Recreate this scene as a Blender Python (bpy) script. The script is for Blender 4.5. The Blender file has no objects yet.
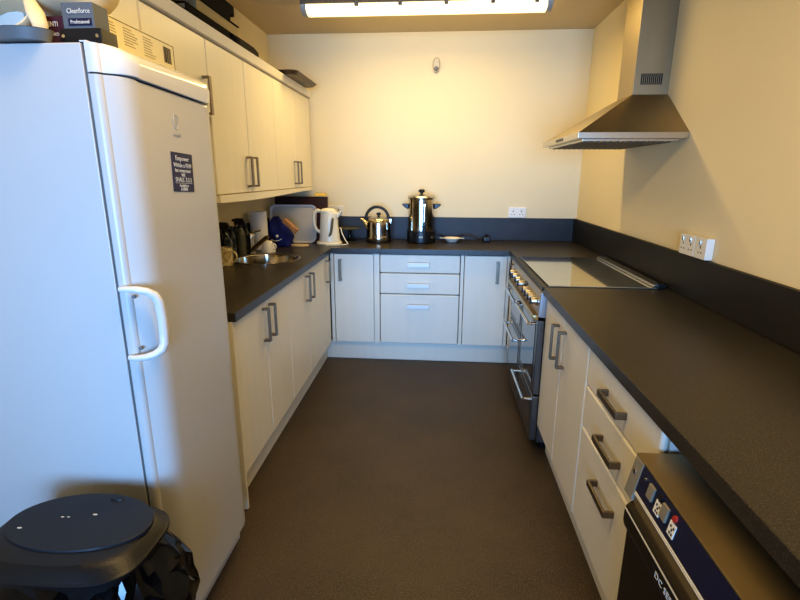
import bpy, bmesh, math, random
from mathutils import Vector, Matrix
random.seed(7)
COL = bpy.context.scene.collection
PI = math.pi

# ------------------------------------------------------------------ materials
def srgb(r, g, b):
    f = lambda c: c/12.92 if c <= .04045 else ((c+.055)/1.055)**2.4
    return (f(r/255), f(g/255), f(b/255), 1)

MATS = {}
def mat(name, col, rough=.5, metal=0., vary=.0, scale=(8, 8, 8), bump=0., bscale=60, spec=.5, coat=0., col2=None,
        emit=None, estr=0., trans=0., aniso=0., rvary=0.):
    if name in MATS: return MATS[name]
    m = bpy.data.materials.new(name); m.use_nodes = True
    nt = m.node_tree; N = nt.nodes; L = nt.links
    b = N['Principled BSDF']
    b.inputs['Base Color'].default_value = col
    b.inputs['Roughness'].default_value = rough
    b.inputs['Metallic'].default_value = metal
    b.inputs['Specular IOR Level'].default_value = spec
    if coat: b.inputs['Coat Weight'].default_value = coat; b.inputs['Coat Roughness'].default_value = .08
    if trans: b.inputs['Transmission Weight'].default_value = trans
    if emit: b.inputs['Emission Color'].default_value = emit; b.inputs['Emission Strength'].default_value = estr
    tc = N.new('ShaderNodeTexCoord'); mp = N.new('ShaderNodeMapping')
    mp.inputs['Scale'].default_value = scale
    L.new(tc.outputs['Object'], mp.inputs['Vector'])
    if vary or col2 or rvary:
        nz = N.new('ShaderNodeTexNoise'); nz.inputs['Scale'].default_value = 1; nz.inputs['Detail'].default_value = 5
        L.new(mp.outputs['Vector'], nz.inputs['Vector'])
        ramp = N.new('ShaderNodeValToRGB')
        c2 = col2 or tuple(c*(1-vary) for c in col[:3])+(1,)
        ramp.color_ramp.elements[0].position = .35; ramp.color_ramp.elements[0].color = c2
        ramp.color_ramp.elements[1].position = .65; ramp.color_ramp.elements[1].color = col
        L.new(nz.outputs['Fac'], ramp.inputs['Fac'])
        if vary or col2: L.new(ramp.outputs['Color'], b.inputs['Base Color'])
        if rvary:
            mr = N.new('ShaderNodeMapRange'); mr.inputs['To Min'].default_value = rough-rvary; mr.inputs['To Max'].default_value = rough+rvary
            L.new(nz.outputs['Fac'], mr.inputs['Value']); L.new(mr.outputs['Result'], b.inputs['Roughness'])
    if bump:
        n2 = N.new('ShaderNodeTexNoise'); n2.inputs['Scale'].default_value = bscale; n2.inputs['Detail'].default_value = 3
        L.new(tc.outputs['Object'], n2.inputs['Vector'])
        bp = N.new('ShaderNodeBump'); bp.inputs['Strength'].default_value = bump; bp.inputs['Distance'].default_value = .004
        L.new(n2.outputs['Fac'], bp.inputs['Height']); L.new(bp.outputs['Normal'], b.inputs['Normal'])
    MATS[name] = m
    return m

def speckle(name, base, blot, fleck, rough, fscale=260, bscale=2.2, bump=.05, spec=.5):
    m = bpy.data.materials.new(name); m.use_nodes = True
    nt = m.node_tree; N = nt.nodes; L = nt.links; b = N['Principled BSDF']
    tc = N.new('ShaderNodeTexCoord')
    n1 = N.new('ShaderNodeTexNoise'); n1.inputs['Scale'].default_value = bscale; n1.inputs['Detail'].default_value = 6; n1.inputs['Roughness'].default_value = .65
    n2 = N.new('ShaderNodeTexNoise'); n2.inputs['Scale'].default_value = fscale; n2.inputs['Detail'].default_value = 1
    for n in (n1, n2): L.new(tc.outputs['Object'], n.inputs['Vector'])
    r1 = N.new('ShaderNodeValToRGB'); r1.color_ramp.elements[0].position = .3; r1.color_ramp.elements[0].color = base
    r1.color_ramp.elements[1].position = .7; r1.color_ramp.elements[1].color = blot
    L.new(n1.outputs['Fac'], r1.inputs['Fac'])
    r2 = N.new('ShaderNodeValToRGB'); r2.color_ramp.elements[0].position = .55; r2.color_ramp.elements[0].color = (0, 0, 0, 1)
    r2.color_ramp.elements[1].position = .68; r2.color_ramp.elements[1].color = (1, 1, 1, 1)
    L.new(n2.outputs['Fac'], r2.inputs['Fac'])
    mx = N.new('ShaderNodeMix'); mx.data_type = 'RGBA'
    L.new(r2.outputs['Color'], mx.inputs[0]); L.new(r1.outputs['Color'], mx.inputs[6]); mx.inputs[7].default_value = fleck
    L.new(mx.outputs[2], b.inputs['Base Color'])
    mr = N.new('ShaderNodeMapRange'); mr.inputs['To Min'].default_value = rough-.08; mr.inputs['To Max'].default_value = rough+.1
    L.new(n1.outputs['Fac'], mr.inputs['Value']); L.new(mr.outputs['Result'], b.inputs['Roughness'])
    b.inputs['Specular IOR Level'].default_value = spec
    bp = N.new('ShaderNodeBump'); bp.inputs['Strength'].default_value = bump; bp.inputs['Distance'].default_value = .002
    L.new(n2.outputs['Fac'], bp.inputs['Height']); L.new(bp.outputs['Normal'], b.inputs['Normal'])
    MATS[name] = m
    return m

WALL = mat('wall_paint', srgb(236, 222, 186), .75, vary=.03, scale=(1.5, 1.5, 1.5), bump=.08, bscale=35, spec=.25)
CEIL = mat('ceiling_paint', srgb(214, 196, 158), .85, vary=.03, scale=(1, 1, 1), spec=.2)
FLOOR = speckle('vinyl_floor', srgb(54, 45, 34), srgb(82, 68, 52), srgb(112, 97, 76), .5, 240, 1.6, .12, .4)
CREAM = mat('cream_woodgrain', srgb(236, 230, 214), .42, vary=.025, scale=(30, 30, 1.6), bump=.03, bscale=90)
CARC = mat('carcass_white', srgb(232, 230, 222), .5, vary=.02)
WTOP = speckle('black_worktop', srgb(40, 36, 31), srgb(52, 47, 40), srgb(84, 78, 68), .34, 320, 3, .12)
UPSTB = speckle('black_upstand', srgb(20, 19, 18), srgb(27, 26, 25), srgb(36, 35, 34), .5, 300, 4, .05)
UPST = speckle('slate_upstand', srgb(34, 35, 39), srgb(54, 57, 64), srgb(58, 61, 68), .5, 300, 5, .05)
NICK = mat('brushed_nickel', srgb(138, 126, 110), .4, 1., vary=.1, scale=(4, 4, 80))
LITNICK = mat('daylit_nickel', srgb(232, 230, 226), .62, .8)  # lit copy of the nickel: reflected daylight put into the drawer handle colour
STEEL = mat('stainless', srgb(196, 190, 178), .27, 1., vary=.08, scale=(3, 60, 3))
STEELD = mat('dull_steel', srgb(150, 142, 128), .36, 1., vary=.12, scale=(3, 40, 3), rvary=.06)
HOODM = mat('hood_steel', srgb(170, 156, 128), .42, 1., vary=.12, scale=(6, 2, 2), rvary=.06)
CHROME = mat('chrome', srgb(225, 222, 215), .09, 1.)
POLST = mat('polished_steel', srgb(205, 198, 185), .13, 1., vary=.05)
FRID = mat('fridge_white', srgb(198, 197, 195), .3, vary=.015, scale=(3, 3, 3), bump=.02, bscale=160)
FRIDG = mat('fridge_gloss', srgb(216, 216, 216), .14, coat=.4)
BLACKP = mat('black_plastic', srgb(22, 22, 23), .38, vary=.2)
BLACKM = mat('black_matte', srgb(18, 18, 18), .8, spec=.15)
DARKGL = mat('oven_glass', srgb(20, 21, 23), .045, spec=.9, coat=.6)
HOBGL = mat('hob_glass', srgb(205, 205, 195), .03, .9, spec=1., coat=1.)
COOKG = mat('cooker_grey', srgb(120, 120, 120), .3, .85, vary=.1)
WHITE = mat('white_plastic', srgb(238, 236, 228), .35)
CREAMP = mat('cream_plastic', srgb(236, 230, 208), .32)
LIDP = mat('bin_lid_plastic', srgb(20, 20, 22), .42, vary=.15, scale=(5, 5, 5), bump=.1, bscale=220)
LIDI = mat('bin_lid_inset', srgb(30, 33, 42), .5, vary=.12, scale=(7, 7, 7), bump=.15, bscale=220)
BAGM = mat('bin_bag', srgb(8, 8, 10), .10, spec=.4)
NAVY = mat('navy_panel', srgb(22, 26, 58), .4)
BLUEC = mat('blue_cloth', srgb(20, 38, 118), .8, vary=.5, scale=(14, 14, 14))
WOOD = mat('light_wood', srgb(196, 140, 84), .5, vary=.25, scale=(60, 8, 8))
WOODP = mat('pale_wood', srgb(214, 186, 142), .5, vary=.1, scale=(40, 8, 8))
BROWN = mat('dark_brown_board', srgb(58, 28, 20), .4, vary=.3, scale=(3, 3, 40))
GREYT = mat('grey_tray', srgb(190, 186, 178), .38)
GREYRIM = mat('tray_rim', srgb(214, 216, 220), .35)
YELL = mat('yellow_cloth', srgb(236, 196, 40), .7)
CERAM = mat('white_ceramic', srgb(236, 232, 220), .2)
MUGP = mat('patterned_ceramic', srgb(232, 222, 190), .25, col2=srgb(168, 146, 100), scale=(45, 45, 45))
GREENG = mat('dark_green_glass', srgb(18, 30, 22), .1, spec=.7)
CLEARB = mat('tinted_bottle', srgb(92, 92, 72), .12, spec=.7)
PAPER = mat('paper_white', srgb(236, 236, 236), .85, bump=.1, bscale=120)
BEIGEP = mat('page_edges', srgb(150, 136, 104), .8, vary=.15, scale=(4, 4, 300))
CARD = mat('white_card', srgb(226, 216, 180), .7)
GBOX = mat('grey_blue_box', srgb(92, 98, 104), .6)
MAROON = mat('maroon_box', srgb(62, 14, 34), .6)
CANVAS = mat('cream_canvas', srgb(226, 210, 176), .8, vary=.1, scale=(5, 5, 5), bump=.1, bscale=200)
GREYP = mat('grey_plastic', srgb(112, 115, 116), .45)
LTGREY = mat('light_grey', srgb(176, 176, 172), .5)
INK = mat('print_ink', srgb(70, 66, 60), .7)
PALEINK = mat('pale_print', srgb(214, 214, 210), .7)
STICK = mat('navy_notice', srgb(44, 46, 84), .5)
TRAYB = mat('dark_tray', srgb(62, 44, 34), .35, vary=.2)
GREYCH = mat('light_body_grey', srgb(112, 104, 92), .55)
DIFF = mat('lit_diffuser', srgb(255, 250, 220), .4, emit=(1, .80, .38, 1), estr=1.7)
TUBE = mat('lit_tube', srgb(255, 255, 240), .4, emit=(1, .86, .5, 1), estr=22.)
DARKHOLE = mat('dark_slot', srgb(30, 28, 26), .8)
BRASS = mat('warm_trim', srgb(206, 180, 128), .25, 1., vary=.2, scale=(20, 30, 3))
REDL = mat('red_print', srgb(170, 50, 40), .5)
DWTOP = mat('machine_top', srgb(150, 130, 90), .42, .6, vary=.2, scale=(3, 3, 3), rvary=.08)
DWDOOR = mat('machine_door', srgb(64, 58, 48), .4, .8, vary=.1, scale=(4, 4, 4))

# ------------------------------------------------------------------ mesh builder
class MB:
    def __init__(s): s.bm = bmesh.new()
    def _xf(s, verts, M):
        if M is not None: bmesh.ops.transform(s.bm, matrix=M, verts=verts)
    def box(s, x0, x1, y0, y1, z0, z1, bev=0., seg=2, M=None):
        t = bmesh.new()
        bmesh.ops.create_cube(t, size=1)
        bmesh.ops.scale(t, vec=(x1-x0, y1-y0, z1-z0), verts=t.verts)
        bmesh.ops.translate(t, vec=((x0+x1)/2, (y0+y1)/2, (z0+z1)/2), verts=t.verts)
        if bev: bmesh.ops.bevel(t, geom=list(t.edges), offset=bev, segments=seg, profile=.5, affect='EDGES')
        if M is not None: bmesh.ops.transform(t, matrix=M, verts=t.verts)
        s.join(t); return s
    def join(s, t):
        me = bpy.data.meshes.new('tmp'); t.to_mesh(me); t.free(); s.bm.from_mesh(me); bpy.data.meshes.remove(me)
    def lathe(s, prof, c=(0, 0, 0), seg=40, M=None, sx=1, sy=1):
        t = bmesh.new(); rings = []
        for (r, z) in prof:
            if r < 1e-6: rings.append([t.verts.new((0, 0, z))])
            else: rings.append([t.verts.new((r*sx*math.cos(2*PI*k/seg), r*sy*math.sin(2*PI*k/seg), z)) for k in range(seg)])
        for a, b in zip(rings, rings[1:]):
            for k in range(seg):
                k2 = (k+1) % seg
                if len(a) == 1 and len(b) == 1: continue
                if len(a) == 1: t.faces.new((a[0], b[k], b[k2]))
                elif len(b) == 1: t.faces.new((a[k], a[k2], b[0]))
                else: t.faces.new((a[k], a[k2], b[k2], b[k]))
        bmesh.ops.recalc_face_normals(t, faces=t.faces)
        MM = Matrix.Translation(c) @ (M or Matrix())
        bmesh.ops.transform(t, matrix=MM, verts=t.verts); s.join(t); return s
    def cyl(s, p0, p1, r, r2=None, seg=20):
        p0 = Vector(p0); p1 = Vector(p1); d = p1-p0
        M = d.to_track_quat('Z', 'Y').to_matrix().to_4x4(); r2 = r if r2 is None else r2
        return s.lathe([(0, 0), (r, 0), (r2, d.length), (0, d.length)], p0, seg, M)
    def tube(s, pts, r, seg=10, flat=None, up=(0, 0, 1), closed=False):
        pts = [Vector(p) for p in pts]; n = len(pts); t = bmesh.new(); rings = []
        rr = r if isinstance(r, (list, tuple)) else [r]*n
        prev = None
        for i, p in enumerate(pts):
            if closed: d = pts[(i+1) % n]-pts[i-1]
            else: d = (pts[min(i+1, n-1)]-pts[max(i-1, 0)])
            d.normalize()
            if prev is None:
                u = Vector(up); u = u-d*u.dot(d)
                if u.length < 1e-3: u = Vector((1, 0, 0))-d*d.x
                u.normalize()
            else:
                u = prev-d*prev.dot(d); u.normalize()
            prev = u; v = d.cross(u)
            fl = flat or 1.
            rings.append([t.verts.new(p+u*rr[i]*fl*math.cos(2*PI*k/seg)+v*rr[i]*math.sin(2*PI*k/seg)) for k in range(seg)])
        prs = list(zip(rings, rings[1:]))
        if closed: prs.append((rings[-1], rings[0]))
        for a, b in prs:
            for k in range(seg): t.faces.new((a[k], a[(k+1) % seg], b[(k+1) % seg], b[k]))
        if not closed: t.faces.new(rings[0][::-1]); t.faces.new(rings[-1])
        bmesh.ops.recalc_face_normals(t, faces=t.faces)
        s.join(t); return s
    def prism(s, poly, a0, a1, axis='z', bev=0.):
        # poly: 2-D points; axis z: (x,y); axis y: (x,z); axis x: (y,z)
        t = bmesh.new()
        def P(p, a): return {'z': (p[0], p[1], a), 'y': (p[0], a, p[1]), 'x': (a, p[0], p[1])}[axis]
        A = [t.verts.new(P(p, a0)) for p in poly]; B = [t.verts.new(P(p, a1)) for p in poly]; n = len(poly)
        t.faces.new(A); t.faces.new(B[::-1])
        for i in range(n): t.faces.new((A[i], B[i], B[(i+1) % n], A[(i+1) % n]))
        bmesh.ops.recalc_face_normals(t, faces=t.faces)
        if bev: bmesh.ops.bevel(t, geom=list(t.edges), offset=bev, segments=2, profile=.5, affect='EDGES')
        s.join(t); return s
    def loft(s, rings, cap=True):
        t = bmesh.new(); R_ = [[t.verts.new(p) for p in ring] for ring in rings]
        for a, b in zip(R_, R_[1:]):
            n = len(a)
            for k in range(n): t.faces.new((a[k], a[(k+1) % n], b[(k+1) % n], b[k]))
        if cap: t.faces.new(R_[0][::-1]); t.faces.new(R_[-1])
        bmesh.ops.recalc_face_normals(t, faces=t.faces); s.join(t); return s
    def mesh(s, name, origin, ang=40):
        bmesh.ops.translate(s.bm, vec=-Vector(origin), verts=s.bm.verts)
        me = bpy.data.meshes.new(name); s.bm.to_mesh(me); s.bm.free()
        for p in me.polygons: p.use_smooth = True
        me.set_sharp_from_angle(angle=math.radians(ang))
        return me

def rrect(cx, cy, hx, hy, r, n=6):
    out = []
    for (sx, sy, a0) in ((1, 1, 0), (-1, 1, 90), (-1, -1, 180), (1, -1, 270)):
        for k in range(n+1):
            a = math.radians(a0+90*k/n)
            out.append((cx+sx*(hx-r)+r*math.cos(a), cy+sy*(hy-r)+r*math.sin(a)))
    return out

ORG = {}
def wn(o):
    m = o.modifiers.new('smooth_normals', 'WEIGHTED_NORMAL'); m.keep_sharp = True; m.weight = 80
def thing(name, loc, label, cat, group=None):
    o = bpy.data.objects.new(name, None); o.location = loc; o.empty_display_size = .05; COL.objects.link(o)
    o['label'] = label; o['category'] = cat
    if group: o['group'] = group
    ORG[o.name] = Vector(loc)
    return o
def part(name, mb, m, parent, label=None, ang=40):
    org = ORG[parent.name]
    o = bpy.data.objects.new(name, mb.mesh(name, org, ang)); COL.objects.link(o); o.data.materials.append(m); o.parent = parent; wn(o)
    ORG[o.name] = org
    if label: o['label'] = label
    return o
def solo(name, mb, m, loc, label, cat, group=None, ang=40):
    o = bpy.data.objects.new(name, mb.mesh(name, loc, ang)); o.location = loc; COL.objects.link(o); o.data.materials.append(m); wn(o)
    o['label'] = label; o['category'] = cat
    if group: o['group'] = group
    ORG[o.name] = Vector(loc)
    return o
def struct(name, mb, m):
    o = bpy.data.objects.new(name, mb.mesh(name, (0, 0, 0))); COL.objects.link(o); o.data.materials.append(m); o['kind'] = 'structure'
    ORG[o.name] = Vector((0, 0, 0)); return o
def text_part(name, body, size, M, m, parent, squash=1., ext=.0004):
    cu = bpy.data.curves.new(name, 'FONT'); cu.body = body; cu.size = size; cu.extrude = ext; cu.align_x = 'CENTER'; cu.align_y = 'CENTER'
    cu.resolution_u = 2
    tmp = bpy.data.objects.new('tmp_text', cu); COL.objects.link(tmp)
    dg = bpy.context.evaluated_depsgraph_get(); dg.update()
    me = bpy.data.meshes.new_from_object(tmp.evaluated_get(dg)); bpy.data.objects.remove(tmp)
    me.transform(Matrix.Translation(-ORG[parent.name]) @ M @ Matrix.Diagonal((squash, 1, 1, 1)))
    o = bpy.data.objects.new(name, me); COL.objects.link(o); me.materials.clear(); me.materials.append(m); o.parent = parent
    ORG[o.name] = ORG[parent.name]
    return o
def frame(o, xa, ya):
    "4x4 with local x along xa, local y along ya"
    xa = Vector(xa).normalized(); ya = Vector(ya).normalized(); za = xa.cross(ya)
    M = Matrix((xa, ya, za)).transposed().to_4x4(); M.translation = Vector(o); return M

# ------------------------------------------------------------------ key dimensions
XL, XR, YB, YF, H = -1.393, 1.150, 4.178, -2.4, 2.525
WT, WB = .910, .872
FL, FB, FR = -.816, 3.600, .550      # door faces: left run, back run, right run

# ------------------------------------------------------------------ setting
struct('floor', MB().box(XL-.1, XR+.1, YF-.1, YB+.1, -.1, 0), FLOOR)
struct('ceiling', MB().box(XL-.1, XR+.1, YF-.1, YB+.1, H, H+.1), CEIL)
struct('wall_left', MB().box(XL-.1, XL, YF-.1, YB+.1, 0, H), WALL)
struct('wall_right', MB().box(XR, XR+.1, YF-.1, YB+.1, 0, H), WALL)
struct('wall_back', MB().box(XL, XR, YB, YB+.1, 0, H), WALL)
wf = MB()
wf.box(XL, -1.2, YF-.1, YF, 0, H).box(.95, XR, YF-.1, YF, 0, H).box(-1.2, .95, YF-.1, YF, 0, .35).box(-1.2, .95, YF-.1, YF, 2.0, H)
struct('wall_front', wf, WALL)
tf = MB()
for a in ((-1.2, -1.14, .35, 2.0), (.89, .95, .35, 2.0), (-1.14, .89, .35, .41), (-1.14, .89, 1.94, 2.0), (-.15, -.1, .41, 1.94)):
    tf.box(a[0], a[1], YF-.07, YF-.03, a[2], a[3])
struct('trim_1', tf, WHITE)

# ------------------------------------------------------------------ cabinets
def W(face, s, n, z):
    return {'L': (FL+n, s, z), 'B': (s, FB-n, z), 'R': (FR-n, s, z), 'U': (-1.07+n, s, z)}[face]
def wbox(mb, face, s0, s1, n0, n1, z0, z1, bev=0., seg=2):
    a = W(face, s0, n0, z0); b = W(face, s1, n1, z1)
    lo = [min(p, q) for p, q in zip(a, b)]; hi = [max(p, q) for p, q in zip(a, b)]
    return mb.box(lo[0], hi[0], lo[1], hi[1], lo[2], hi[2], bev, seg)
def handle(parent, face, s, z, vert=True, ln=.165, wd=.022):
    if face == 'B' and not vert: wd = .032
    mb = MB(); h = ln/2; w = wd/2
    if vert:
        wbox(mb, face, s-w, s+w, .026, .034, z-h, z+h, .0015)
        for q in (-1, 1): wbox(mb, face, s-w, s+w, 0, .028, z+q*(h-.005)-.005, z+q*(h-.005)+.005, .001)
    else:
        wbox(mb, face, s-h, s+h, .026, .034, z-w, z+w, .0015)
        for q in (-1, 1): wbox(mb, face, s+q*(h-.005)-.005, s+q*(h-.005)+.005, 0, .028, z-w, z+w, .001)
    return part('handle', mb, LITNICK if (face == 'B' and not vert) else NICK, parent)
def door(parent, face, s0, s1, z0, z1, hs=None, hz=None, name='door', vert=True):
    mb = wbox(MB(), face, s0+.002, s1-.002, -.02, 0, z0+.002, z1-.002, .009 if name == 'drawer' else .006, 3)
    d = part(name, mb, CREAM, parent)
    if hs is not None: handle(d, face, hs, hz, vert)
    return d
def carcass(parent, face, s0, s1, z0, z1, depth, top=False, left_open=False):
    mb = MB(); t = .016
    wbox(mb, face, s0, s0+t, -depth, -.022, z0, z1); wbox(mb, face, s1-t, s1, -depth, -.022, z0, z1)
    wbox(mb, face, s0+t, s1-t, -depth, -.022, z0, z0+t); wbox(mb, face, s0+t, s1-t, -depth, -depth+.008, z0+t, z1)
    if top: wbox(mb, face, s0+t, s1-t, -depth+.008, -.022, z1-t, z1)
    return part('carcass', mb, CARC, parent)
def cab(face, s0, s1, z0, z1, depth, label, cat, name, group=None):
    loc = W(face, (s0+s1)/2, -depth/2, z0)
    return thing(name, loc, label, cat, group)
BZ0, BZ1 = .158, .866
D6 = .56

# left run
c = cab('L', 1.815, 2.553, BZ0, BZ1, D6, 'cream two-door base cabinet next to the fridge, nearest end of the left run', 'cabinet', 'base_cabinet')
carcass(c, 'L', 1.815, 2.553, .15, .871, D6)
door(c, 'L', 1.815, 2.185, BZ0, BZ1, 2.145, .752); door(c, 'L', 2.185, 2.553, BZ0, BZ1, 2.235, .752)
c = cab('L', 2.553, 3.352, BZ0, BZ1, D6, 'cream two-door base cabinet under the round sink', 'cabinet', 'base_cabinet')
carcass(c, 'L', 2.556, 3.352, .15, .871, D6)
door(c, 'L', 2.553, 2.952, BZ0, BZ1, 2.905, .752); door(c, 'L', 2.952, 3.352, BZ0, BZ1, 3.0, .752)
c = cab('L', 3.352, 3.58, BZ0, BZ1, D6, 'narrow cream single-door cabinet in the left inner corner of the counter', 'cabinet', 'base_cabinet')
carcass(c, 'L', 3.355, 3.575, .15, .871, D6)
door(c, 'L', 3.352, 3.577, BZ0, BZ1, 3.46, .752)
solo('end_panel', MB().box(-1.385, FL+.004, 1.797, 1.813, 0, .871, .001), CREAM, (-1.1, 1.805, 0), 'cream end panel closing the left counter beside the fridge', 'panel')
# back run
c = cab('B', -.812, -.478, BZ0, BZ1, D6, 'white-lit single-door base cabinet left of the three drawers on the back wall', 'cabinet', 'base_cabinet')
carcass(c, 'B', -.782, -.478, .15, .871, D6)
door(c, 'B', -.786, -.478, BZ0, BZ1, -.735, .742)
part('filler_strip', MB().box(-.814, -.788, FB+.004, FB+.02, BZ0, BZ1, .002), CREAM, c)
c = cab('B', -.478, .205, BZ0, BZ1, D6, 'three-drawer base unit in the middle of the back run', 'cabinet', 'drawer_unit')
carcass(c, 'B', -.474, .203, .15, .871, D6)
for (a, b) in ((-.476, -.434), (.178, .203)):
    part('filler_strip', MB().box(a, b, FB+.003, FB+.02, BZ0, BZ1, .003), CREAM, c)
for (z0, z1, hz) in ((.722, BZ1, .792), (.558, .722, .632), (BZ0, .558, .468)):
    door(c, 'B', -.432, .176, z0, z1, -.138, hz, 'drawer', False)
c = cab('B', .205, .545, BZ0, BZ1, D6, 'single-door base cabinet right of the drawers, in the back corner beside the range cooker', 'cabinet', 'base_cabinet')
carcass(c, 'B', .207, .525, .15, .871, D6)
door(c, 'B', .205, .522, BZ0, BZ1, .452, .742)
part('filler_strip', MB().box(.524, .548, FB+.004, FB+.02, BZ0, BZ1, .002), CREAM, c)
# right run
c = cab('R', 3.30, 3.58, BZ0, BZ1, D6, 'narrow cream single-door cabinet squeezed between the range cooker and the back corner', 'cabinet', 'base_cabinet')
carcass(c, 'R', 3.304, 3.575, .15, .871, D6)
door(c, 'R', 3.302, 3.577, BZ0, BZ1, 3.46, .752)
c = cab('R', 1.679, 2.384, BZ0, BZ1, D6, 'cream two-door base cabinet at the near side of the range cooker', 'cabinet', 'base_cabinet')
carcass(c, 'R', 1.681, 2.382, .15, .871, D6)
door(c, 'R', 2.035, 2.384, BZ0, BZ1, 2.105, .722); door(c, 'R', 1.679, 2.035, BZ0, BZ1, 1.985, .726)
c = cab('R', 1.09, 1.677, BZ0, BZ1, D6, 'cream three-drawer unit beside the glasswasher on the right', 'cabinet', 'drawer_unit')
carcass(c, 'R', 1.092, 1.677, .15, .871, D6)
for (z0, z1, hz) in ((.712, BZ1, .78), (.55, .712, .62), (BZ0, .55, .452)):
    door(c, 'R', 1.09, 1.677, z0, z1, 1.38, hz, 'drawer', False)
# kickboards
solo('kickboard', MB().box(-.889, -.873, 1.815, 3.66, 0, .149), CREAM, (-.881, 2.7, 0), 'cream kickboard along the floor under the left cabinets', 'kickboard')
solo('kickboard', MB().box(-.889, .60, 3.662, 3.678, 0, .149), CREAM, (-.15, 3.67, 0), 'pale kickboard along the floor under the back cabinets', 'kickboard')
solo('kickboard', MB().box(.606, .622, 1.092, 2.384, 0, .149), CREAM, (.614, 1.7, 0), 'cream kickboard along the floor under the right drawers and doors', 'kickboard')

# worktops
def worktop(poly, label, loc, hole=None):
    t = bmesh.new()
    vs = [t.verts.new((x, y, WB)) for x, y in poly]; ed = [t.edges.new((vs[i], vs[(i+1) % len(vs)])) for i in range(len(vs))]
    if hole:
        hv = [t.verts.new((hole[0]+hole[2]*math.cos(2*PI*k/48), hole[1]+hole[2]*math.sin(2*PI*k/48), WB)) for k in range(48)]
        ed += [t.edges.new((hv[k], hv[(k+1) % 48])) for k in range(48)]
    bmesh.ops.triangle_fill(t, use_beauty=True, use_dissolve=False, edges=ed)
    r = bmesh.ops.extrude_face_region(t, geom=list(t.faces))
    bmesh.ops.translate(t, vec=(0, 0, WT-WB), verts=[v for v in r['geom'] if isinstance(v, bmesh.types.BMVert)])
    bmesh.ops.recalc_face_normals(t, faces=t.faces)
    ee = [e for e in t.edges if abs(e.verts[0].co.z-WT) < 1e-5 and abs(e.verts[1].co.z-WT) < 1e-5 and len(e.link_faces) == 2 and abs(e.link_faces[0].normal.dot(e.link_faces[1].normal)) < .5
          and not (hole and (Vector((e.verts[0].co.x-hole[0], e.verts[0].co.y-hole[1])).length < hole[2]+.01))]
    bmesh.ops.bevel(t, geom=ee, offset=.004, segments=2, profile=.5, affect='EDGES')
    m = MB(); m.join(t)
    solo('worktop', m, WTOP, loc, label, 'worktop')
SK = (-1.112, 3.05)
worktop([(XL+.002, 1.797), (-.796, 1.797), (-.796, 3.578), (XL+.002, 3.578)], 'black laminate worktop of the left run with the round sink set in it', (-1.1, 2.7, WB), (SK[0], SK[1], .205))
worktop([(XL+.002, 3.579), (.53, 3.579), (.53, 3.297), (XR-.002, 3.297), (XR-.002, YB-.002), (XL+.002, YB-.002)], 'black laminate worktop along the back wall under the kettles and urn', (0, 3.88, WB))
worktop([(.53, -.2), (XR-.002, -.2), (XR-.002, 2.384), (.53, 2.384)], 'long black laminate worktop along the right wall in the foreground', (.84, 1.1, WB))
solo('support_panel', MB().box(.56, 1.14, -.19, -.17, 0, .871), CREAM, (.85, -.18, 0), 'cream support panel under the near end of the right worktop', 'panel')
# upstands
ZU = 1.098
solo('upstand', MB().box(XL+.024, XR-.024, YB-.02, YB-.001, WT+.001, ZU, .0015), UPST, (0, YB-.01, WT), 'slate-blue upstand along the back wall behind the urn', 'upstand')
solo('upstand', MB().box(XL+.001, XL+.022, 1.8, YB-.002, WT+.001, ZU, .0015), UPSTB, (XL+.01, 3, WT), 'dark upstand along the left wall behind the bottles and sink', 'upstand')
solo('upstand', MB().box(XR-.022, XR-.001, -.2, YB-.002, WT+.001, ZU, .0015), UPSTB, (XR-.01, 2, WT), 'near-black upstand along the right wall beneath the switched sockets', 'upstand')

# wall cabinets
UZ0, UZ1, UD = 1.345, 2.042, .318
def wallcab(y0, y1, ds, z0, label, hl):
    c = cab('U', y0, y1, z0, UZ1, UD, label, 'cabinet', 'wall_cabinet')
    carcass(c, 'U', y0+.001, y1-.001, z0, UZ1+.016, UD, True)
    for (a, b, hs, hz) in ds: door(c, 'U', a, b, z0, UZ1, hs, hz)
wallcab(1.33, 1.83, [(1.33, 1.83, 1.385, 1.79)], 1.70, 'short cream wall cupboard above the fridge, behind the long white box', 1)
wallcab(1.83, 2.335, [(1.83, 2.335, 2.285, 1.79)], 1.70, 'short cream wall cupboard just right of the fridge top, single low handle', 1)
wallcab(2.335, 3.255, [(2.335, 2.775, 2.735, 1.458), (2.775, 3.255, 2.815, 1.458)], UZ0, 'two-door cream wall cupboard over the sink, under the black files', 1)
wallcab(3.255, 4.15, [(3.255, 3.69, 3.65, 1.458), (3.69, 4.15, 3.735, 1.458)], UZ0, 'two-door cream wall cupboard next to the back wall, under the dark tray', 1)
solo('cornice', MB().prism([(-1.066, 2.046), (-1.058, 2.050), (-1.048, 2.076), (-1.042, 2.09), (-1.07, 2.09), (-1.088, 2.06), (-1.088, 2.046)], 1.33, 4.16, 'y'), CREAM, (-1.06, 2.7, 2.046), 'cream cornice strip along the top of the wall cupboards', 'trim')
pel = MB(); ring = []
for k in range(25):
    y = 2.34+(4.14-2.34)*k/24; sag = .014*math.sin(PI*min(1, k/24*1.15))*(1-k/24)
    zt = 1.343; zb = 1.308+.012*k/24-sag
    ring.append([(-1.062, y, zb), (-1.062, y, zt), (-1.085, y, zt), (-1.085, y, zb)])
pel.loft(ring)
solo('light_pelmet', pel, CREAM, (-1.07, 3.2, 1.318), 'cream sagging pelmet strip under the wall cupboards', 'trim')

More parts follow.
